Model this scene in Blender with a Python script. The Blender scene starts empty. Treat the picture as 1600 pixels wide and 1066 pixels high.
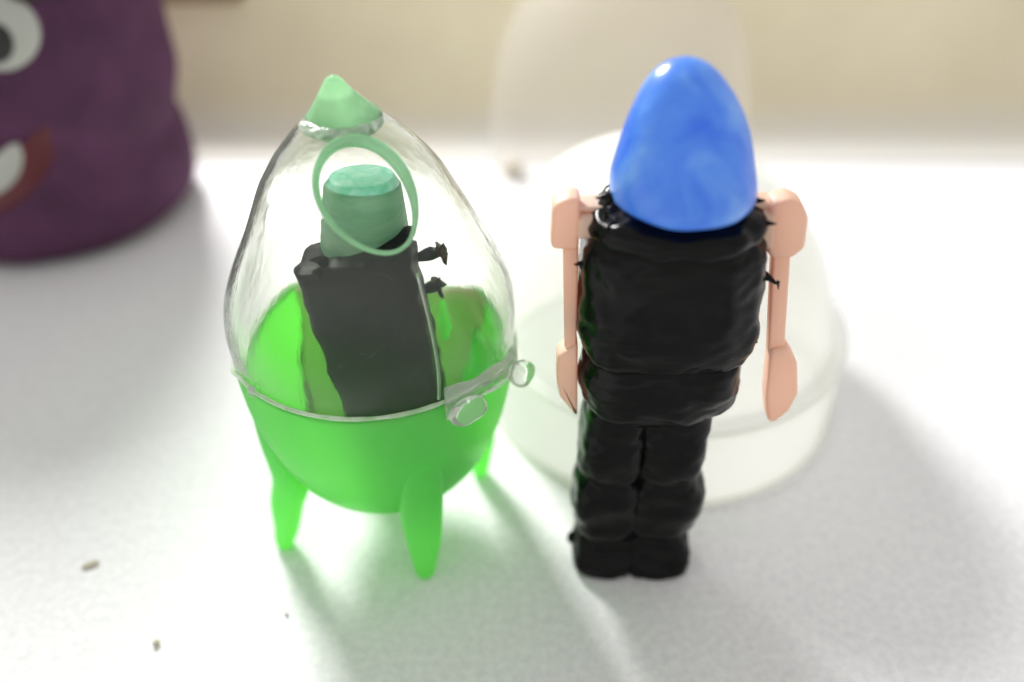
import bpy, bmesh, math, random
from mathutils import Vector, Matrix, noise
from math import sin, cos, pi, radians
random.seed(4)
S = 0.07            # all lengths below are in camera heights; one camera height is 7 cm
sc = bpy.context.scene
C = sc.collection

# ------------------------------------------------------------------ camera
cam = bpy.data.objects.new('camera', bpy.data.cameras.new('camera')); C.objects.link(cam)
cam.location = (0, 0, S); cam.rotation_euler = (radians(90 - 38), 0, 0)
cam.data.sensor_width = 36; cam.data.lens = 36 * 1385 / 1600
cam.data.clip_start = 0.002; cam.data.clip_end = 50
cam.data.dof.use_dof = True; cam.data.dof.focus_distance = 0.99 * S
cam.data.dof.aperture_fstop = 12.0
sc.camera = cam
# ------------------------------------------------------------------ world and window light
w = bpy.data.worlds.new('World'); sc.world = w; w.use_nodes = True
bg = w.node_tree.nodes['Background']
bg.inputs[0].default_value = (1.0, 0.98, 0.955, 1); bg.inputs[1].default_value = 0.55
def area(name, loc, target, sx, sy, power, col):
    l = bpy.data.lights.new(name, 'AREA'); l.shape = 'RECTANGLE'
    l.size = sx * S; l.size_y = sy * S; l.energy = power; l.color = col
    o = bpy.data.objects.new(name, l); C.objects.link(o)
    o.location = Vector(loc) * S
    o.rotation_euler = (Vector(target) - Vector(loc)).to_track_quat('-Z', 'Y').to_euler()
    return o
area('window_light', (-1.85, 4.15, 2.75), (0.0, 0.95, 0), 1.05, 1.2, 1.45, (1.0, 0.99, 0.97))
sc.view_settings.view_transform = 'Standard'; sc.view_settings.look = 'None'
sc.view_settings.exposure = 0.30; sc.view_settings.gamma = 1
sc.render.engine = 'CYCLES'
cy = sc.cycles
cy.use_denoising = True
cy.max_bounces = 20; cy.transmission_bounces = 16; cy.transparent_max_bounces = 24
cy.diffuse_bounces = 6; cy.glossy_bounces = 8
cy.caustics_refractive = True; cy.caustics_reflective = True; cy.blur_glossy = 0.5
cy.sample_clamp_indirect = 6

# ------------------------------------------------------------------ materials
def mat(name):
    m = bpy.data.materials.new(name); m.use_nodes = True
    nt = m.node_tree
    return m, nt, nt.nodes['Principled BSDF'], nt.nodes['Material Output']
def N(nt, t, **kw):
    n = nt.nodes.new(t)
    for k, v in kw.items():
        if k in n.inputs: n.inputs[k].default_value = v
        else: setattr(n, k, v)
    return n
def coords(nt, scale=(1, 1, 1)):
    tc = nt.nodes.new('ShaderNodeTexCoord'); mp = nt.nodes.new('ShaderNodeMapping')
    mp.inputs['Scale'].default_value = scale
    nt.links.new(tc.outputs['Object'], mp.inputs[0]); return mp.outputs[0]
def noisy(nt, scale, detail=5, rough=.6, stretch=(1, 1, 1), dist=0):
    n = N(nt, 'ShaderNodeTexNoise'); n.inputs['Scale'].default_value = scale
    n.inputs['Detail'].default_value = detail; n.inputs['Roughness'].default_value = rough
    n.inputs['Distortion'].default_value = dist
    nt.links.new(coords(nt, stretch), n.inputs['Vector']); return n.outputs['Fac']
def ramp(nt, fac, stops):
    r = nt.nodes.new('ShaderNodeValToRGB'); el = r.color_ramp.elements
    while len(el) < len(stops): el.new(.5)
    for e, (p, c) in zip(el, stops): e.position = p; e.color = (*c, 1)
    nt.links.new(fac, r.inputs[0]); return r.outputs[0]
def bump(nt, fac, dist, strength=1):
    b = nt.nodes.new('ShaderNodeBump'); b.inputs['Distance'].default_value = dist
    b.inputs['Strength'].default_value = strength
    nt.links.new(fac, b.inputs['Height']); return b.outputs[0]
def simple(name, stops, scale, rough, bscale=0, bdist=0, spec=.5, trans=0, tcol=None, coat=0, stretch=(1, 1, 1), dist=0, clear=0):
    """principled + optional translucency and see-through share (thin moulded plastic)"""
    m, nt, p, out = mat(name)
    col = ramp(nt, noisy(nt, scale, stretch=stretch, dist=dist), stops)
    nt.links.new(col, p.inputs['Base Color'])
    p.inputs['Roughness'].default_value = rough
    p.inputs['Specular IOR Level'].default_value = spec
    p.inputs['Coat Weight'].default_value = coat; p.inputs['Coat Roughness'].default_value = .12
    if bdist:
        b = bump(nt, noisy(nt, bscale, stretch=stretch), bdist)
        nt.links.new(b, p.inputs['Normal'])
    last = p.outputs[0]
    if trans:
        t = nt.nodes.new('ShaderNodeBsdfTranslucent')
        if tcol: t.inputs[0].default_value = (*tcol, 1)
        else: nt.links.new(col, t.inputs[0])
        mx = nt.nodes.new('ShaderNodeMixShader'); mx.inputs[0].default_value = trans
        nt.links.new(last, mx.inputs[1]); nt.links.new(t.outputs[0], mx.inputs[2]); last = mx.outputs[0]
    if clear:
        t = nt.nodes.new('ShaderNodeBsdfTransparent')
        mx = nt.nodes.new('ShaderNodeMixShader'); mx.inputs[0].default_value = clear
        nt.links.new(last, mx.inputs[1]); nt.links.new(t.outputs[0], mx.inputs[2]); last = mx.outputs[0]
    nt.links.new(last, out.inputs[0])
    return m
def glassy(name, col, ior=1.45, rough=.03, bscale=0, bdist=0, milky=0, mcol=(.8, .8, .8), stretch=(1, 1, 1)):
    m, nt, p, out = mat(name)
    p.inputs['Base Color'].default_value = (*col, 1); p.inputs['Transmission Weight'].default_value = 1
    p.inputs['IOR'].default_value = ior; p.inputs['Roughness'].default_value = rough
    if bdist: nt.links.new(bump(nt, noisy(nt, bscale, stretch=stretch), bdist), p.inputs['Normal'])
    if milky:
        d = nt.nodes.new('ShaderNodeBsdfDiffuse'); d.inputs[0].default_value = (*mcol, 1)
        t = nt.nodes.new('ShaderNodeBsdfTranslucent'); t.inputs[0].default_value = (*mcol, 1)
        a = nt.nodes.new('ShaderNodeMixShader'); a.inputs[0].default_value = .6
        nt.links.new(d.outputs[0], a.inputs[1]); nt.links.new(t.outputs[0], a.inputs[2])
        b = nt.nodes.new('ShaderNodeMixShader')
        fr = nt.nodes.new('ShaderNodeMath'); fr.operation = 'MULTIPLY'
        nt.links.new(noisy(nt, 90, 4), fr.inputs[0]); fr.inputs[1].default_value = milky * 2
        nt.links.new(fr.outputs[0], b.inputs[0])
        nt.links.new(p.outputs[0], b.inputs[1]); nt.links.new(a.outputs[0], b.inputs[2]); nt.links.new(b.outputs[0], out.inputs[0])
    return m
M = {}
M['paper'] = simple('white_paper', [(.3, (.74, .735, .755)), (.7, (.87, .865, .87))], 1300, .75, 2600, .00005, spec=.2)
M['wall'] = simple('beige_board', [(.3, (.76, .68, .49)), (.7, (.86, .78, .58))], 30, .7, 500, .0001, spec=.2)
M['wall_dark'] = simple('brown_edge', [(.3, (.22, .15, .09)), (.7, (.32, .23, .14))], 60, .6)
M['green'] = simple('green_plastic', [(.3, (.20, .80, .20)), (.7, (.28, .88, .25))], 60, .32, 500, .00003, trans=.62, tcol=(.42, 1.0, .26), coat=.15)
M['clear'] = glassy('clear_plastic', (.945, .955, .92), 1.27, .05, 120, .00016, milky=.035, mcol=(.82, .95, .82), stretch=(1, 1, .35))
M['clear_lump'] = glassy('clear_lumpy_plastic', (.98, 1, .98), 1.4, .04, 200, .0003, milky=.2, mcol=(.90, 1, .88))
M['clear_green'] = glassy('green_tinted_plastic', (.6, .97, .65), 1.25, .12, 90, .0001, milky=.62, mcol=(.58, .88, .58))
M['rim_green'] = glassy('pale_green_rim', (.75, .98, .78), 1.4, .1, 90, .0001, milky=.85, mcol=(.66, 1, .70))
M['lit_plastic'] = simple('pale_glossy_plastic', [(.4, (.70, .86, .70)), (.6, (.92, .97, .90))], 500, .15, 500, .00015, trans=.55, coat=1, clear=.35)  # pale base colour stands in for bright glints on the shoulder
M['rim_white'] = simple('pale_rim', [(.4, (.62, .86, .55)), (.6, (.90, .97, .86))], 900, .2, 900, .0001, trans=.4, coat=.6, clear=.25)
M['tan'] = simple('tan_liner', [(.3, (.80, .70, .55)), (.7, (.88, .78, .64))], 50, .6, trans=.6)
M['clay'] = simple('black_clay', [(.3, (.002, .002, .002)), (.75, (.004, .0038, .004))], 500, .19, 600, .00006, spec=.15, coat=.03, stretch=(.5, 1, 2))
M['clay_dusty'] = simple('dusty_black_clay', [(.35, (.006, .005, .008)), (.62, (.012, .010, .014)), (.78, (.09, .08, .09))], 700, .42, 900, .0001, spec=.3, dist=1.5)
M['head'] = simple('green_head_plastic', [(.3, (.24, .54, .32)), (.7, (.42, .70, .46))], 250, .35, 700, .00008, trans=.3, stretch=(1, 1, 4))
M['head_top'] = simple('emerald_pearl', [(.3, (.10, .68, .40)), (.7, (.50, .95, .75))], 600, .25, 600, .0001, coat=.6, dist=1)
M['pink'] = simple('pink_plastic', [(.3, (.97, .70, .51)), (.7, (.98, .79, .62))], 120, .45, 600, .00004, trans=.3, tcol=(.95, .55, .42), spec=.4)
M['blue'] = simple('blue_pearl_plastic', [(.32, (.06, .22, .84)), (.5, (.13, .38, .93)), (.72, (.36, .72, .99))], 190, .3, 900, .00004, coat=.5, trans=.35, tcol=(.12, .42, 1.0), dist=.8)
M['milky'] = simple('milky_plastic', [(.3, (.80, .82, .80)), (.7, (.90, .90, .88))], 40, .3, 60, .0002, trans=.6, tcol=(.97, .97, .93), coat=.2, clear=.55)
M['milky_far'] = simple('frosted_plastic', [(.3, (.60, .57, .54)), (.7, (.66, .63, .60))], 30, .4, trans=.3, clear=.89)
M['purple'] = simple('purple_rubber', [(.3, (.065, .028, .058)), (.7, (.11, .040, .092))], 120, .8, 800, .0002, spec=.15)
M['white'] = simple('white_paint', [(.3, (.40, .40, .37)), (.7, (.47, .47, .44))], 50, .5)
M['black'] = simple('black_paint', [(.3, (.012, .011, .012)), (.7, (.02, .018, .02))], 50, .5)
M['red'] = simple('dark_red_paint', [(.3, (.08, .008, .014)), (.7, (.12, .014, .02))], 50, .5)
M['crumb'] = simple('tan_crumb', [(.3, (.45, .40, .30)), (.7, (.56, .50, .40))], 300, .8)
M['grey'] = simple('dark_grey_rubber', [(.3, (.03, .025, .03)), (.7, (.05, .045, .05))], 50, .5)

m = M['wall']; nt = m.node_tree; pb = nt.nodes['Principled BSDF']        # blurred pale transition from the paper painted into the board's colour at its foot
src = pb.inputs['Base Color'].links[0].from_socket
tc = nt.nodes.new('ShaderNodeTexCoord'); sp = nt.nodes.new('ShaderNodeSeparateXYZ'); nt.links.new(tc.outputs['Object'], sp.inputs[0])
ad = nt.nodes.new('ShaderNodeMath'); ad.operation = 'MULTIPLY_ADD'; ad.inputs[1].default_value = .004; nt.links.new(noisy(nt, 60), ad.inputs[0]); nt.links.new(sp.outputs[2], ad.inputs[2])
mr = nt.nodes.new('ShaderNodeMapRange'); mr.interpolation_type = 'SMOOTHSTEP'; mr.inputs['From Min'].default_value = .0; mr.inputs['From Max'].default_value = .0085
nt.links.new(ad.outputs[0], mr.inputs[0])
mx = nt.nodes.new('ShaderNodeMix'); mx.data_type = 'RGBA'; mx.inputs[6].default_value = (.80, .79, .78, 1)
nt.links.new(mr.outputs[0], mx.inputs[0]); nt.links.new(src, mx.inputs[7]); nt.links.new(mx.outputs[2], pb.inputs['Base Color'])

# ------------------------------------------------------------------ mesh helpers
def link(name, bm, m, parent=None, smooth=True, jitter=0, jscale=0, doubles=True):
    for jitter, jscale in ([(jitter, jscale)] + ([(.0016, 95)] if m is M.get('clay') and jitter > .003 else [])) if jitter else []:
        bm.normal_update()
        for v in bm.verts:
            v.co += v.normal * noise.noise(v.co * jscale + Vector((3.1, 1.7, .4))) * jitter
    bmesh.ops.recalc_face_normals(bm, faces=bm.faces)
    for v in bm.verts: v.co *= S
    if parent:                                  # vertices relative to the thing's base
        o0 = parent
        while o0.parent: o0 = o0.parent
        for v in bm.verts: v.co -= o0.location
        off = Vector((0, 0, 0))
    me = bpy.data.meshes.new(name); bm.to_mesh(me); bm.free()
    me.materials.append(m)
    if smooth: me.polygons.foreach_set('use_smooth', [True] * len(me.polygons))
    o = bpy.data.objects.new(name, me); C.objects.link(o)
    o.parent = parent
    return o
def thing(name, label, cat, loc, group=None):
    o = bpy.data.objects.new(name, None); C.objects.link(o); o.empty_display_size = .005
    o.location = Vector(loc) * S; o['label'] = label; o['category'] = cat
    if group: o['group'] = group
    return o
def cr(pts, n):
    """Catmull-Rom through rows of numbers"""
    out = []; L = len(pts)
    for i in range(L - 1):
        p0, p1, p2, p3 = pts[max(i - 1, 0)], pts[i], pts[i + 1], pts[min(i + 2, L - 1)]
        for k in range(n):
            t = k / n
            out.append([.5 * (2 * b + (c - a) * t + (2 * a - 5 * b + 4 * c - d) * t * t + (3 * b - a - 3 * c + d) * t ** 3) for a, b, c, d in zip(p0, p1, p2, p3)])
    out.append(list(pts[-1])); return out
def loft(rows, seg=48, sub=6, exp=2.0, cap=True):
    """rows: z, cx, cy, rx, ry"""
    bm = bmesh.new(); rows = cr(rows, sub); rings = []
    for z, cx, cy, rx, ry in rows:
        rx = max(rx, 1e-4); ry = max(ry, 1e-4); ring = []
        for k in range(seg):
            a = 2 * pi * k / seg; c, s = cos(a), sin(a)
            x = math.copysign(abs(c) ** (2 / exp), c); y = math.copysign(abs(s) ** (2 / exp), s)
            ring.append(bm.verts.new((cx + rx * x, cy + ry * y, z)))
        rings.append(ring)
    for a, b in zip(rings, rings[1:]):
        for k in range(seg): bm.faces.new((a[k], a[(k + 1) % seg], b[(k + 1) % seg], b[k]))
    if cap: bm.faces.new(rings[0][::-1]); bm.faces.new(rings[-1])
    return bm
def shell(fo, fi, n, seg=96, tipo=True, bottom_closed=False):
    """two-walled surface of revolution-like functions f(i, angle)->Vector, rows 0 = lip"""
    bm = bmesh.new(); W = []
    for f in (fo, fi):
        W.append([[bm.verts.new(f(i / n, 2 * pi * k / seg)) for k in range(seg)] for i in range(n + 1)])
    for w_ in W:
        for a, b in zip(w_, w_[1:]):
            for k in range(seg): bm.faces.new((a[k], a[(k + 1) % seg], b[(k + 1) % seg], b[k]))
        bm.faces.new(w_[-1])
    a, b = W[0][0], W[1][0]
    for k in range(seg): bm.faces.new((a[k], a[(k + 1) % seg], b[(k + 1) % seg], b[k]))
    return bm
def interp(tab, t):
    if t <= tab[0][0]: return tab[0][1]
    for (a, x), (b, y) in zip(tab, tab[1:]):
        if t <= b:
            u = (t - a) / (b - a); u = u * u * (3 - 2 * u) if len(tab[0]) > 2 else u
            return x + (y - x) * u
    return tab[-1][1]
def tube(pts, rad, seg=12, closed=False, flat=1.0, up=None):
    bm = bmesh.new(); rings = []; n = len(pts)
    pts = [Vector(p) for p in pts]
    rr = rad if isinstance(rad, (list, tuple)) else [rad] * n
    for i, p in enumerate(pts):
        if closed: d = pts[(i + 1) % n] - pts[i - 1]
        else: d = pts[min(i + 1, n - 1)] - pts[max(i - 1, 0)]
        d.normalize(); u = Vector(up) if up else Vector((.13, .3, .95))
        a = d.cross(u).normalized(); b = a.cross(d)
        rings.append([bm.verts.new(p + (a * cos(t) + b * sin(t) * flat) * rr[i]) for t in [2 * pi * k / seg for k in range(seg)]])
    prs = list(zip(rings, rings[1:])) + ([(rings[-1], rings[0])] if closed else [])
    for x, y in prs:
        for k in range(seg): bm.faces.new((x[k], x[(k + 1) % seg], y[(k + 1) % seg], y[k]))
    if not closed: bm.faces.new(rings[0][::-1]); bm.faces.new(rings[-1])
    return bm
def blob(c, r, seg=32, rings=20, rot=None):
    bm = bmesh.new(); bmesh.ops.create_uvsphere(bm, u_segments=seg, v_segments=rings, radius=1)
    for v in bm.verts:
        q = Vector((v.co.x * r[0], v.co.y * r[1], v.co.z * r[2]))
        if rot: q = rot @ q
        v.co = q + Vector(c)
    return bm
def prism(poly, y0, y1, bev=.003, segs=3):
    """polygon in x,z extruded along y, edges rounded"""
    bm = bmesh.new()
    a = [bm.verts.new((x, y0, z)) for x, z in poly]; b = [bm.verts.new((x, y1, z)) for x, z in poly]
    bm.faces.new(a); bm.faces.new(b[::-1]); n = len(poly)
    for i in range(n): bm.faces.new((a[i], b[i], b[(i + 1) % n], a[(i + 1) % n]))
    bmesh.ops.recalc_face_normals(bm, faces=bm.faces)
    bmesh.ops.bevel(bm, geom=list(bm.edges), offset=bev, segments=segs, profile=.5, affect='EDGES')
    return bm
def merge(*bms):
    a = bms[0]
    for b in bms[1:]:
        me = bpy.data.meshes.new('t'); b.to_mesh(me); b.free(); a.from_mesh(me); bpy.data.meshes.remove(me)
    return a
def spike(p, d, r, n=8):
    d = Vector(d) * .75; p = Vector(p)
    pts = [p + d * t + Vector((0, 0, .002 * sin(t * 5))) for t in (0, .25, .5, .75, 1)]
    return tube(pts, [r, r * .8, r * .5, r * .3, r * .08], seg=n)

# ------------------------------------------------------------------ the surface and background
def sheet(name, x0, x1, y0, y1, z, m, n=2):
    bm = bmesh.new(); g = [[bm.verts.new((x0 + (x1 - x0) * i / n, y0 + (y1 - y0) * j / n, z)) for j in range(n + 1)] for i in range(n + 1)]
    for i in range(n):
        for j in range(n): bm.faces.new((g[i][j], g[i + 1][j], g[i + 1][j + 1], g[i][j + 1]))
    o = link(name, bm, m, smooth=False); o['kind'] = 'structure'; return o
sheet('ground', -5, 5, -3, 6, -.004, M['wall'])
bm = bmesh.new()                                # the white paper, faintly wavy
n = 60
g = [[bm.verts.new((-3 + 6 * i / n, -.6 + 2.64 * j / n, .001 + .0015 * noise.noise(Vector((i * .3, j * .3, 0))))) for j in range(n + 1)] for i in range(n + 1)]
for i in range(n):
    for j in range(n): bm.faces.new((g[i][j], g[i + 1][j], g[i + 1][j + 1], g[i][j + 1]))
o = link('paper_sheet', bm, M['paper']); o['kind'] = 'structure'
rows = []
bm = bmesh.new()                                # beige board standing behind, foot curving on to the paper
prof = [(2.0 + .3 * sin(k * pi / 32), .304 - .3 * cos(k * pi / 32)) for k in range(17)] + [(2.30, .37), (2.32, .37), (2.32, .003)]
prof = prof
L = [bm.verts.new((-3, y, z)) for y, z in prof]; R_ = [bm.verts.new((3, y, z)) for y, z in prof]
for i in range(len(prof) - 1): bm.faces.new((L[i], L[i + 1], R_[i + 1], R_[i]))
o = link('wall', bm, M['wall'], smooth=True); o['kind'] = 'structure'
bm = prism([(-1.6, .295), (-.68, .300), (-.66, .345), (-1.6, .345)], 2.262, 2.298, .004)
o = link('wall_trim', bm, M['wall_dark']); o['kind'] = 'structure'

# ------------------------------------------------------------------ capsule toy
CX, CY = -.171, .88
DOME = [(.34, .174), (.37, .1745), (.40, .169), (.435, .155), (.475, .135), (.51, .118), (.54, .103), (.565, .086), (.587, .067), (.600, .054), (.612, .040), (.635, .021), (.656, .006)]
DT = cr([(z, r) for z, r in DOME], 8)
def dr(z): return interp([(a, b) for a, b in DT], z)
def dcx(z): return CX - .012 * min(1, max(0, (z - .55) / .1)) - .003 * math.exp(-((z - .54) / .04) ** 2)
def rimz(a):
    a = math.degrees(a) % 360
    T = [(0, .30), (20, .305), (40, .315), (60, .29), (90, .28), (120, .30), (140, .322), (160, .305), (180, .295), (195, .305), (215, .338), (235, .34), (320, .34), (340, .325), (360, .30)]
    return interp([(x, y, 0) for x, y in T], a) if False else interp(T, a)
cap = thing('capsule_toy', 'green plastic bowl on pointed legs under a clear dome with a pointed tip', 'toy', (CX, CY, 0))
def dome_f(th):
    def f(t, a):
        ztop = .612
        zlo = rimz(a) - .006
        z = zlo + (ztop - zlo) * t
        r = (dr(max(z, .34)) if z > .34 else .174) - th
        zz = z - (th * .5 if t > .98 else 0)
        return Vector((dcx(zz) + r * cos(a), CY + r * sin(a), zz))
    return f
dome = link('dome', shell(dome_f(0), dome_f(.007), 44, 120), M['clear'], cap)
# oval porthole cut through the front of the dome
AX = Vector((.06, -.87, .49)).normalized()
P0 = Vector((-.149, .80, .558))
e2 = (Vector((-.52, 0, .86)) - AX * Vector((-.52, 0, .86)).dot(AX)).normalized()
e1 = e2.cross(AX).normalized()
HA, HB = .042, .061
def surf(p):                                    # slide p along the axis on to the dome
    best = None
    lo, hi = -.15, .15
    f = lambda t: (lambda q: math.hypot(q.x - dcx(q.z), q.y - CY) - dr(q.z))(p + AX * t)
    t = hi
    while t > lo and f(t) > 0: t -= .002
    return p + AX * t
def hole_pt(a, k=1):
    sx = cos(a) * HA * k; sy = sin(a) * HB * k
    sx *= 1 + .10 * sin(a)
    return P0 + e1 * sx + e2 * sy
bm = bmesh.new(); nn = 64
a_ = [bm.verts.new(hole_pt(2 * pi * k / nn) + AX * .12) for k in range(nn)]
b_ = [bm.verts.new(hole_pt(2 * pi * k / nn) - AX * .07) for k in range(nn)]
for k in range(nn): bm.faces.new((a_[k], a_[(k + 1) % nn], b_[(k + 1) % nn], b_[k]))
bm.faces.new(a_); bm.faces.new(b_[::-1])
cut = link('cutter', bm, M['clear'], cap, smooth=False)
md = dome.modifiers.new('b', 'BOOLEAN'); md.object = cut; md.operation = 'DIFFERENCE'; md.solver = 'EXACT'
bpy.context.view_layer.update()
dg = bpy.context.evaluated_depsgraph_get()
nm = bpy.data.meshes.new_from_object(dome.evaluated_get(dg)); dome.modifiers.clear(); dome.data = nm; nm.name = 'dome'
nm.polygons.foreach_set('use_smooth', [True] * len(nm.polygons))
bpy.data.objects.remove(cut)
bm = bmesh.new(); Rg = []
for k in range(nn):                             # porthole rim: lip outside, deep wall inside
    a = 2 * pi * k / nn; q = surf(hole_pt(a)); c = surf(P0)
    out = (q - P0); out -= AX * out.dot(AX); out.normalize()
    wr = .0028 + .0095 * max(0, cos(a - .45)) ** 1.3
    dep = .016 + .012 * max(0, sin(a + .3))
    sec = [(0, .003), (wr * .5, .005), (wr, .001), (wr * .9, -.006), (.003, -dep), (-.002, -dep * .9), (-.002, -.004)]
    Rg.append([bm.verts.new(q + out * u + AX * v) for u, v in sec])
for k in range(nn):
    x, y = Rg[k], Rg[(k + 1) % nn]
    for i in range(7): bm.faces.new((x[i], x[(i + 1) % 7], y[(i + 1) % 7], y[i]))
link('porthole_rim', bm, M['rim_green'], cap)
# solid tinted nose cone and its lumpy shoulder
rows = [(z, dcx(z), CY, max(dr(z), .003), max(dr(z), .003)) for z in (.610, .616, .622, .630, .638, .646, .653)]
rows = [(z, x, y + .25 * max(0, .640 - z), r * (1 - 1.2 * max(0, .640 - z)), r * (1 - 1.2 * max(0, .640 - z))) for z, x, y, r, r_ in rows]; rows.append((.657, dcx(.655), CY, .001, .001))
link('nose_cone', loft(rows, 48, 4), M['clear_green'], cap)
bm = loft([(.602, dcx(.61), CY, .0405, .0405), (.606, dcx(.61), CY, .0415, .0415), (.6105, dcx(.61), CY, .0395, .0395), (.6125, dcx(.61), CY + .001, .034, .034), (.6135, dcx(.61), CY + .002, .020, .020)], 64, 5)
link('glint_ledge', bm, M['lit_plastic'], cap, jitter=.0016, jscale=70)  # flat ledge added to catch a white glint below the tip
for a, z, q in ((-150, .606, (.009, .006, .007)), (-118, .610, (.012, .007, .005)), (-88, .610, (.017, .007, .005)), (-55, .611, (.010, .006, .006)), (-28, .608, (.007, .005, .006))):
    ar = radians(a)
    link('glint_bead', blob((dcx(z) + .040 * cos(ar), CY + .040 * sin(ar), z), q, 20, 12, rot=Matrix.Rotation(ar + pi / 2, 3, 'Z')), M['lit_plastic'], cap, jitter=.005, jscale=110)  # pale beads added where white highlights sit, in place of real glints
pts = []; rad = []
for k in range(96):
    a = 2 * pi * k / 96
    pts.append((dcx(.610) + .0385 * cos(a), CY + .0385 * sin(a), .608 + .003 * sin(3 * a)))
    rad.append(.0030 + .003 * noise.noise(Vector((cos(a) * 4, sin(a) * 4, 0))))
link('shoulder_ring', tube(pts, rad, closed=True), M['clear_lump'], cap, jitter=.004, jscale=90)
# seam ridge running down the dome from the porthole to the hinge
pts = []
for i in range(30):
    t = i / 29; z = .487 - t * .138; a = radians(-56 - 3 * t)
    r = dr(z) + .001; pts.append((dcx(z) + r * cos(a), CY + r * sin(a), z))
link('seam_ridge', tube(pts, .0020, 8), M['clear_lump'], cap)
# rim bead
pts = [(CX + .1755 * cos(a), CY + .1755 * sin(a), rimz(a) + .002) for a in [2 * pi * k / 140 for k in range(140)]]
link('rim_bead', tube(pts, [.0027 + .0010 * noise.noise(Vector(p) * 40) for p in pts], 10, closed=True), M['rim_white'], cap)
# bowl
BOWL = cr([(.066, .001), (.068, .03), (.078, .066), (.105, .103), (.15, .136), (.20, .156), (.26, .169), (.34, .175)], 6)
def br(z): return interp([(a, b) for a, b in BOWL], z)
def bowl_f(th):
    def f(t, a):
        zb = .0665; zr = rimz(a)
        u = (1 - t); s = 1 - (1 - u) ** 1
        z = zb + (zr - zb) * (u ** 1.8)
        r = max(br(z) - th, .0005) if u > .001 else .0005
        return Vector((CX + r * cos(a), CY + r * sin(a), z + (th if u < .6 else th * (1 - u) / .4)))
    return f
link('bowl', shell(bowl_f(0), bowl_f(.007), 40, 120), M['green'], cap)
# tan liner seen through the dome on the far wall of the bowl
bm = bmesh.new(); G = []
nu, nv = 40, 26
for i in range(nu + 1):
    u = i / nu; row = []
    edge = min(1, min(u, 1 - u) * 12); lo = .20 - .13 * edge ** .3 + .012 * sin(u * 20)
    hi = rimz(radians(32 + 106 * u)) - .002
    for j in range(nv + 1):
        z = lo + (hi - lo) * j / nv
        r = br(z) - .0115
        a = radians(32 + (106 + 26 * min(1, max(0, (.25 - z) / .1))) * u + 3 * sin(u * 9))
        row.append(bm.verts.new((CX + r * cos(a), CY + r * sin(a), z + .006)))
    G.append(row)
for i in range(nu):
    for j in range(nv): bm.faces.new((G[i][j], G[i + 1][j], G[i + 1][j + 1], G[i][j + 1]))
bmesh.ops.solidify(bm, geom=bm.faces[:], thickness=.0015)
link('inner_liner', bm, M['tan'], cap)
# legs
def leg(foot, root_r, a_deg, w):
    a = radians(a_deg); fx, fy = foot
    zt = .26
    top = Vector((CX + (br(zt) - .012) * cos(a), CY + (br(zt) - .012) * sin(a), zt))
    mid = Vector((CX + (br(.13) - .004) * cos(a), CY + (br(.13) - .004) * sin(a), .13))
    f = Vector((fx, fy, 0)); rr = []; rad = Vector((cos(a), sin(a), 0)); tan = Vector((-sin(a), cos(a), 0))
    bm = bmesh.new(); rings = []
    spec = [(top, w * 1.0, .010), (top.lerp(mid, .45) + rad * .008, w * 1.0, .018), (mid + rad * .018, w * .98, .024),
            (mid.lerp(f, .35) + rad * .014, w * .82, .022), (mid.lerp(f, .7) + rad * .006, w * .62, .017), (f + Vector((0, 0, .012)), w * .46, .013), (f + Vector((0, 0, .003)), w * .38, .010), (f, w * .2, .005)]
    rows = cr([(*p, a1, b1) for p, a1, b1 in spec], 5)
    for x, y, z, a1, b1 in rows:
        rings.append([bm.verts.new(Vector((x, y, max(z, .0))) + tan * a1 * cos(t) + rad * b1 * sin(t)) for t in [2 * pi * k / 28 for k in range(28)]])
    for p, q in zip(rings, rings[1:]):
        for k in range(28): bm.faces.new((p[k], p[(k + 1) % 28], q[(k + 1) % 28], q[k]))
    bm.faces.new(rings[0]); bm.faces.new(rings[-1][::-1])
    link('leg', bm, M['green'], cap)
leg((-.118, .760), 0, -66, .028)
leg((-.320, .812), 0, 205, .036)
leg((-.049, .949), 0, 28, .030)
leg((-.240, 1.000), 0, 120, .030)
# hinge flange with two clear knuckles
bm = bmesh.new(); G = []
for i in range(25):
    u = i / 24; a = radians(-57 + 41 * u); hgt = .016 + .008 * abs(2 * u - 1) ** 2 + .002 * sin(u * 14)
    G.append([bm.verts.new((CX + r * cos(a), CY + r * sin(a), rimz(a) + z)) for r, z in ((.1775, -hgt), (.184, -hgt * .8), (.186, 0), (.184, hgt * .9), (.1775, hgt))])
for i in range(24):
    for k in range(5): bm.faces.new((G[i][k], G[i][(k + 1) % 5], G[i + 1][(k + 1) % 5], G[i + 1][k]))
bm.faces.new(G[0]); bm.faces.new(G[-1][::-1])
hg = link('hinge', bm, M['clear_lump'], cap)
for a, sz in ((-51, (.024, .015, .015)), (-21, (.016, .016, .018))):
    ar = radians(a)
    bm = blob((CX + .196 * cos(ar), CY + .196 * sin(ar), rimz(ar) - .006), sz, rot=Matrix.Rotation(ar + pi / 2, 3, 'Z'))
    link('hinge_knuckle', bm, M['clear_lump'], hg, jitter=.004, jscale=55)
link('rim_nub', blob((CX + .178 * cos(radians(-133)), CY + .178 * sin(radians(-133)), .342), (.005, .005, .008)), M['clear_lump'], cap)

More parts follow.
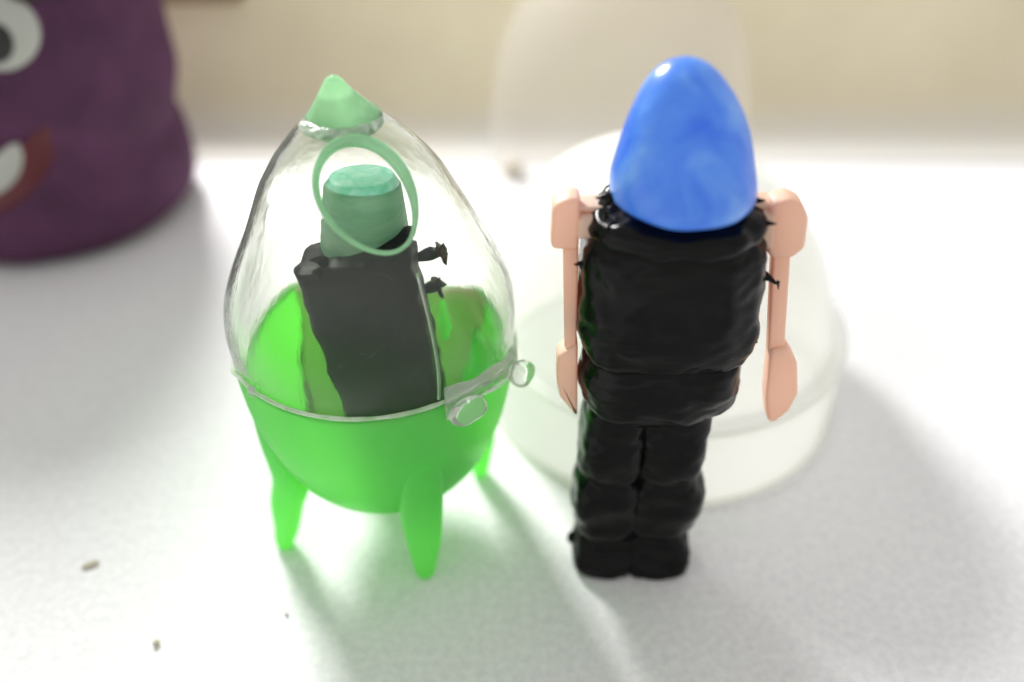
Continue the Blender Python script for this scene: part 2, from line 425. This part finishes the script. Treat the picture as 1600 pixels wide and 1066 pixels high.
# ------------------------------------------------------------------ figure inside the capsule
inn = thing('capsule_figure', 'dusty black slab-bodied figure with a green cylinder head inside the clear dome', 'figure', (-.14, .82, .09))
bm = bmesh.new(); bmesh.ops.create_cube(bm, size=1)
bmesh.ops.subdivide_edges(bm, edges=bm.edges[:], cuts=14, use_grid_fill=True)
sl = Matrix.Rotation(radians(-7.5), 4, 'Y')
for v in bm.verts:
    p = v.co; q = Vector((p.x * .124 * (1 + .06 * p.z), p.y * .062, p.z * .31))
    k = 1 - .10 * (abs(2 * p.x) ** 6) * (abs(2 * p.y) ** 6); q.x *= k; q.y *= k
    q.z += .012 * p.x * (p.z > .3)
    v.co = (sl @ q) + Vector((-.150, .815, .333))
link('torso', bm, M['clay_dusty'], inn, jitter=.006, jscale=45)
link('shoulder_fleck', merge(spike((-.200, .80, .482), (-.022, -.005, .010), .007), blob((-.206, .787, .478), (.006, .006, .006))), M['clay'], inn, jitter=.003, jscale=100)
def tiltcyl(c0, c1, r0, r1, name, m, parent, extra=()):
    c0, c1 = Vector(c0), Vector(c1); pts = [c0.lerp(c1, t) for t in (0, .25, .5, .75, .97, 1)]
    return link(name, tube(pts, [r0, r0 + (r1 - r0) * .25, r0 + (r1 - r0) * .5, r0 + (r1 - r0) * .75, r1, r1 * .93], 40, up=(0, 1, 0)), m, parent)
hd = tiltcyl((-.166, .850, .430), (-.162, .862, .545), .056, .042, 'head', M['head'], inn)
tiltcyl((-.162, .862, .543), (-.162, .863, .552), .040, .035, 'head_cap', M['head_top'], hd)
for z0, y0, l in ((.462, .85, .012), (.416, .85, .006)):
    link('arm', merge(tube([(-.108, y0 - .01, z0), (-.092, y0, z0), (-.092 + l * .6, y0 + .005, z0 - .002), (-.092 + l, y0 + .006, z0 + .003)], [.005, .008, .006, .010], 10), spike((-.092 + l, y0, z0), (.004, 0, .022), .006), spike((-.092 + l, y0, z0), (.006, 0, -.020), .006)), M['clay_dusty'], inn, jitter=.003, jscale=90)
link('green_fleck', blob((-.085, .90, .33), (.006, .008, .030)), M['green'], inn, jitter=.006, jscale=60)

# ------------------------------------------------------------------ helmeted figure
fig = thing('helmet_figure', 'black clay figure wearing a blue egg-shaped helmet, with pink stick arms, standing on the paper', 'figure', (.165, .80, 0))
FY = .80
H = [(.561, .173, FY, .064, .064), (.5635, .173, FY, .0705, .0705), (.572, .173, FY, .0735, .0735), (.588, .173, FY, .0725, .0725), (.612, .173, FY, .0670, .0670), (.640, .173, FY, .0585, .0585),
     (.665, .173, FY, .0480, .0480), (.683, .173, FY, .0355, .0355), (.695, .173, FY, .023, .023), (.702, .173, FY, .010, .010), (.7035, .173, FY, .001, .001)]
H = [(z, x - .085 * max(0, z - .575), y, rx, ry) for z, x, y, rx, ry in H]
link('helmet', loft(H, 72, 5), M['blue'], fig, jitter=.0022, jscale=22)
T = [(.362, .172, FY, .070, .045), (.369, .172, FY, .089, .056), (.395, .174, FY, .099, .060), (.43, .172, FY, .100, .064), (.475, .171, FY, .097, .063), (.505, .169, FY, .095, .062), (.522, .169, FY, .090, .060), (.532, .170, FY, .075, .056), (.534, .170, FY, .04, .03)]
link('torso', loft(T, 90, 8, exp=3.0), M['clay'], fig, jitter=.0045, jscale=30)
K = [(.522, .170, FY, .05, .04), (.524, .170, FY, .082, .062), (.532, .170, FY, .091, .069), (.542, .171, FY, .090, .070), (.550, .172, FY, .083, .066), (.556, .173, FY, .06, .05)]
link('collar', loft(K, 80, 5, exp=2.4), M['clay'], fig, jitter=.006, jscale=38)
for p, d, r in [((.100, .79, .563), (-.022, 0, .006), .008), ((.102, .765, .545), (-.017, -.01, .006), .007), ((.235, .775, .545), (.040, -.005, .004), .0085), ((.24, .80, .553), (.025, 0, .008), .006),
                ((.075, .78, .49), (-.014, 0, .006), .005), ((.262, .78, .478), (.026, -.01, -.006), .0065), ((.279, .7725, .4745), (.004, 0, -.010), .0028), ((.262, .775, .40), (.014, 0, -.008), .009), ((.255, .775, .375), (.014, 0, .004), .009)]:
    link('clay_barb', spike(p, d, r), M['clay'], fig, jitter=.001, jscale=120)
Wt = [(.275, .170, FY, .05, .030), (.280, .171, FY, .074, .044), (.297, .172, FY, .090, .056), (.325, .173, FY, .0955, .062), (.352, .172, FY, .093, .062), (.370, .170, FY, .085, .058), (.378, .170, FY, .06, .05)]
link('waist', loft(Wt, 80, 7, exp=2.3), M['clay'], fig, jitter=.005, jscale=30)
def fleg(cx, w, ph):
    side = 1 if cx < .16 else -1
    rows = [(0.0, cx, FY - .008, w * .80, .036), (.004, cx, FY - .008, w * .96, .043), (.018, cx, FY - .006, w * 1.0, .046), (.045, cx, FY, w * .97, .040), (.060 + ph, cx, FY, w * .86, .035), (.075 + ph, cx, FY, w * .97, .040), (.115, cx, FY, w * 1.07, .043),
            (.150, cx, FY, w * 1.03, .042), (.170 + ph, cx, FY, w * .88, .036), (.185 + ph, cx, FY, w * .99, .040), (.225, cx, FY, w * 1.0, .042), (.25 , cx, FY, w * .98, .040), (.290, cx, FY, w * .92, .04)]
    rows = [(z, x + side * (w - rx) * .9, y, rx, ry) for z, x, y, rx, ry in rows]
    return link('leg', loft(rows, 56, 6, exp=2.9), M['clay'], fig, jitter=.0045, jscale=34)
fleg(.1270, .0435, 0); fleg(.1970, .0470, .004)
link('clay_barb', blob((.082, .80, .03), (.006, .006, .011)), M['clay'], fig)
# stick arms: hub, rod, paddle hand and peg
def arm(hub, rod, pad, peg, flat):
    o = link('arm', merge(prism(hub, FY - .015, FY + .015, .005), prism(rod, FY - .009, FY + .009, .003)), M['pink'], fig)
    link('hand', prism(pad, FY - .014, FY + .014, .0045), M['pink'], o)
    link('shoulder_peg', prism(peg, FY - .016, FY + .016, .006), M['pink'], o)
    link('shoulder_fin', prism(flat, FY - .006, FY + .022, .002), M['pink'], o)
arm([(.040, .511), (.041, .557), (.055, .566), (.0690, .566), (.0695, .506), (.044, .506)],
    [(.0535, .505), (.0700, .505), (.0735, .37), (.0600, .37)],
    [(.0515, .362), (.0745, .380), (.0790, .268), (.0745, .273), (.0565, .300), (.052, .325)],
    [(.066, .518), (.066, .545), (.115, .545), (.115, .533), (.092, .520)],
    [(.066, .546), (.066, .552), (.112, .552), (.112, .546)])
arm([(.260, .540), (.262, .560), (.278, .566), (.293, .559), (.302, .543), (.305, .508), (.295, .496), (.274, .494), (.266, .503)],
    [(.2745, .500), (.2935, .500), (.3125, .36), (.2945, .36)],
    [(.2940, .372), (.3130, .376), (.3285, .352), (.3385, .305), (.3330, .278), (.3180, .258), (.3100, .262), (.3010, .300)],
    [(.225, .535), (.225, .547), (.270, .550), (.275, .500), (.262, .508), (.245, .522)],
    [(.225, .548), (.225, .555), (.270, .555), (.270, .548)])

# ------------------------------------------------------------------ milky plastic capsule halves
def milkcap(name, label, c, prof, tilt, m, th, group):
    t0 = thing(name, label, 'capsule half', (c[0], c[1], 0), group)
    pr = cr(prof, 8); n = len(pr) - 1
    def f(d):
        def g(t, a):
            i = min(int(round(t * n)), n); r, z = pr[i]
            r = max(r - d, .0005)
            return Vector((c[0] + tilt * max(0, z - .14) + r * cos(a), c[1] + r * sin(a), z - (d if t > .5 else d * t * 2) + .002))
        return g
    return t0, f, n
t0, f, n = milkcap('plastic_cap', 'large milky white plastic half capsule upside down right behind the helmeted figure', (.246, 1.17), [(.289, 0), (.290, .05), (.289, .10), (.286, .135), (.276, .146), (.266, .155), (.260, .20), (.246, .26), (.222, .315), (.18, .37), (.12, .41), (.06, .43), (.0006, .435)], -.10, M['milky'], .01, 'milky plastic capsule halves')
link('shell', shell(f(0), f(.009), n, 120), M['milky'], t0)
pts = [(.246 + .287 * cos(a), 1.17 + .287 * sin(a), .143) for a in [2 * pi * k / 120 for k in range(120)]]
link('rim_ridge', tube(pts, .0055, 10, closed=True), M['milky'], t0)
pts = [(.246 + .290 * cos(a), 1.17 + .290 * sin(a), .007) for a in [2 * pi * k / 120 for k in range(120)]]
link('base_lip', tube(pts, .006, 10, closed=True), M['milky'], t0)
t0, f, n = milkcap('plastic_cap', 'tall frosted plastic half capsule, blurred at the back against the beige board', (.22, 1.74), [(.262, 0), (.27, .10), (.272, .18), (.266, .27), (.248, .37), (.21, .46), (.15, .53), (.08, .565), (.0006, .578)], 0, M['milky_far'], .01, 'milky plastic capsule halves')
link('shell', shell(f(0), f(.009), n, 96), M['milky_far'], t0)

# ------------------------------------------------------------------ purple toy with a painted face
PX, PY = -1.01, 1.785
pt = thing('purple_toy', 'dark purple rounded toy with a painted eye and grin at the left edge', 'toy', (PX, PY, 0))
PR = [(0, .22), (.012, .262), (.05, .290), (.10, .298), (.16, .293), (.205, .282), (.25, .292), (.31, .306), (.38, .302), (.46, .296), (.56, .27), (.68, .22), (.78, .15), (.84, .07), (.85, .002)]
link('body', loft([(z, PX, PY, r, r) for z, r in PR], 80, 6), M['purple'], pt, jitter=.006, jscale=9)
PC = cr([(z, r) for z, r in PR], 6)
def onbody(x, z, d):
    r = interp([(a, b) for a, b in PC], z) + d
    return Vector((PX + x, PY - math.sqrt(max(r * r - x * x, 1e-6)), z))
def patch(name, poly, d, m, parent, th=.006):
    """polygon in body x,z wrapped on to the body and given thickness"""
    from mathutils.geometry import tessellate_polygon
    cx = sum(p[0] for p in poly) / len(poly); cz = sum(p[1] for p in poly) / len(poly)
    bm = bmesh.new(); rings = []
    K = 8
    for j in range(K + 1):
        s = 1 - j / K
        rings.append([bm.verts.new(onbody(cx + (x - cx) * s, cz + (z - cz) * s, d + th * (1 - s ** 4))) for x, z in poly] if j < K else [bm.verts.new(onbody(cx, cz, d + th))])
    n = len(poly)
    for a, b in zip(rings, rings[1:]):
        for k in range(n):
            if len(b) == 1: bm.faces.new((a[k], a[(k + 1) % n], b[0]))
            else: bm.faces.new((a[k], a[(k + 1) % n], b[(k + 1) % n], b[k]))
    base = [bm.verts.new(onbody(x, z, -.01)) for x, z in poly]
    for k in range(n): bm.faces.new((rings[0][k], rings[0][(k + 1) % n], base[(k + 1) % n], base[k]))
    return link(name, bm, m, parent)
def ell(cx, cz, rx, rz, n=40, rot=0):
    return [(cx + rx * cos(t) * cos(rot) - rz * sin(t) * sin(rot), cz + rx * cos(t) * sin(rot) + rz * sin(t) * cos(rot)) for t in [2 * pi * k / n for k in range(n)]]
def smoothpoly(p, n=6): return [tuple(q) for q in cr(p + [p[0]], n)[:-1]]
ey = patch('eye', ell(.130, .478, .055, .060), .002, M['white'], pt)
patch('pupil', ell(.124, .468, .027, .033), .0085, M['black'], ey, .004)
patch('eye', ell(-.055, .462, .062, .064), .002, M['white'], pt)
patch('eyebrow', smoothpoly([(.15, .535), (.185, .548), (.222, .535), (.235, .515), (.205, .520), (.172, .522)]), .003, M['black'], pt)
mo = patch('mouth', smoothpoly([(-.14, .255), (-.03, .21), (.08, .262), (.155, .312), (.165, .292), (.13, .22), (.05, .155), (-.04, .14), (-.12, .18)]), .002, M['red'], pt)
patch('tooth', smoothpoly([(.0, .218), (.05, .258), (.102, .288), (.105, .258), (.072, .208), (.02, .180), (-.04, .18), (-.06, .21)]), .008, M['white'], mo)

# ------------------------------------------------------------------ small bits
def crumb(x, y, r, label, m=None, flat=.4):
    bm = blob((x, y, r[2] * .9 + .002), r, 12, 8)
    for v in bm.verts: v.co -= Vector((x, y, 0))
    for v in bm.verts: v.co += v.co.normalized() * noise.noise(v.co * 150 + Vector((x, y, 0)) * 9) * .3 * min(r)
    o = link('crumb', bm, m or M['crumb']); o.location = Vector((x, y, 0)) * S
    o['label'] = label; o['category'] = 'crumb'; o['group'] = 'crumbs on the paper'; return o
o = crumb(-.582, .774, (.012, .005, .0022), 'long greyish crumb on the paper near the left edge'); o.rotation_euler.z = radians(25)
crumb(-.452, .651, (.0042, .005, .003), 'small tan crumb on the paper near the bottom left corner')
crumb(-.295, .694, (.0018, .0026, .0015), 'tiny dark crumb in front of the left green leg', M['grey'])
crumb(.0, 1.93, (.028, .03, .02), 'blurred brownish crumb at the foot of the beige board', M['crumb'])
kn = link('rubber_knob', loft([(.37, 1.32, 2.25, .02, .03), (.375, 1.32, 2.25, .05, .04), (.39, 1.32, 2.25, .06, .045), (.43, 1.32, 2.25, .05, .04), (.44, 1.32, 2.25, .02, .02)], 32, 4), M['grey'])
kn['label'] = 'dark grey rounded rubber edge peeking in at the top right corner'; kn['category'] = 'knob'
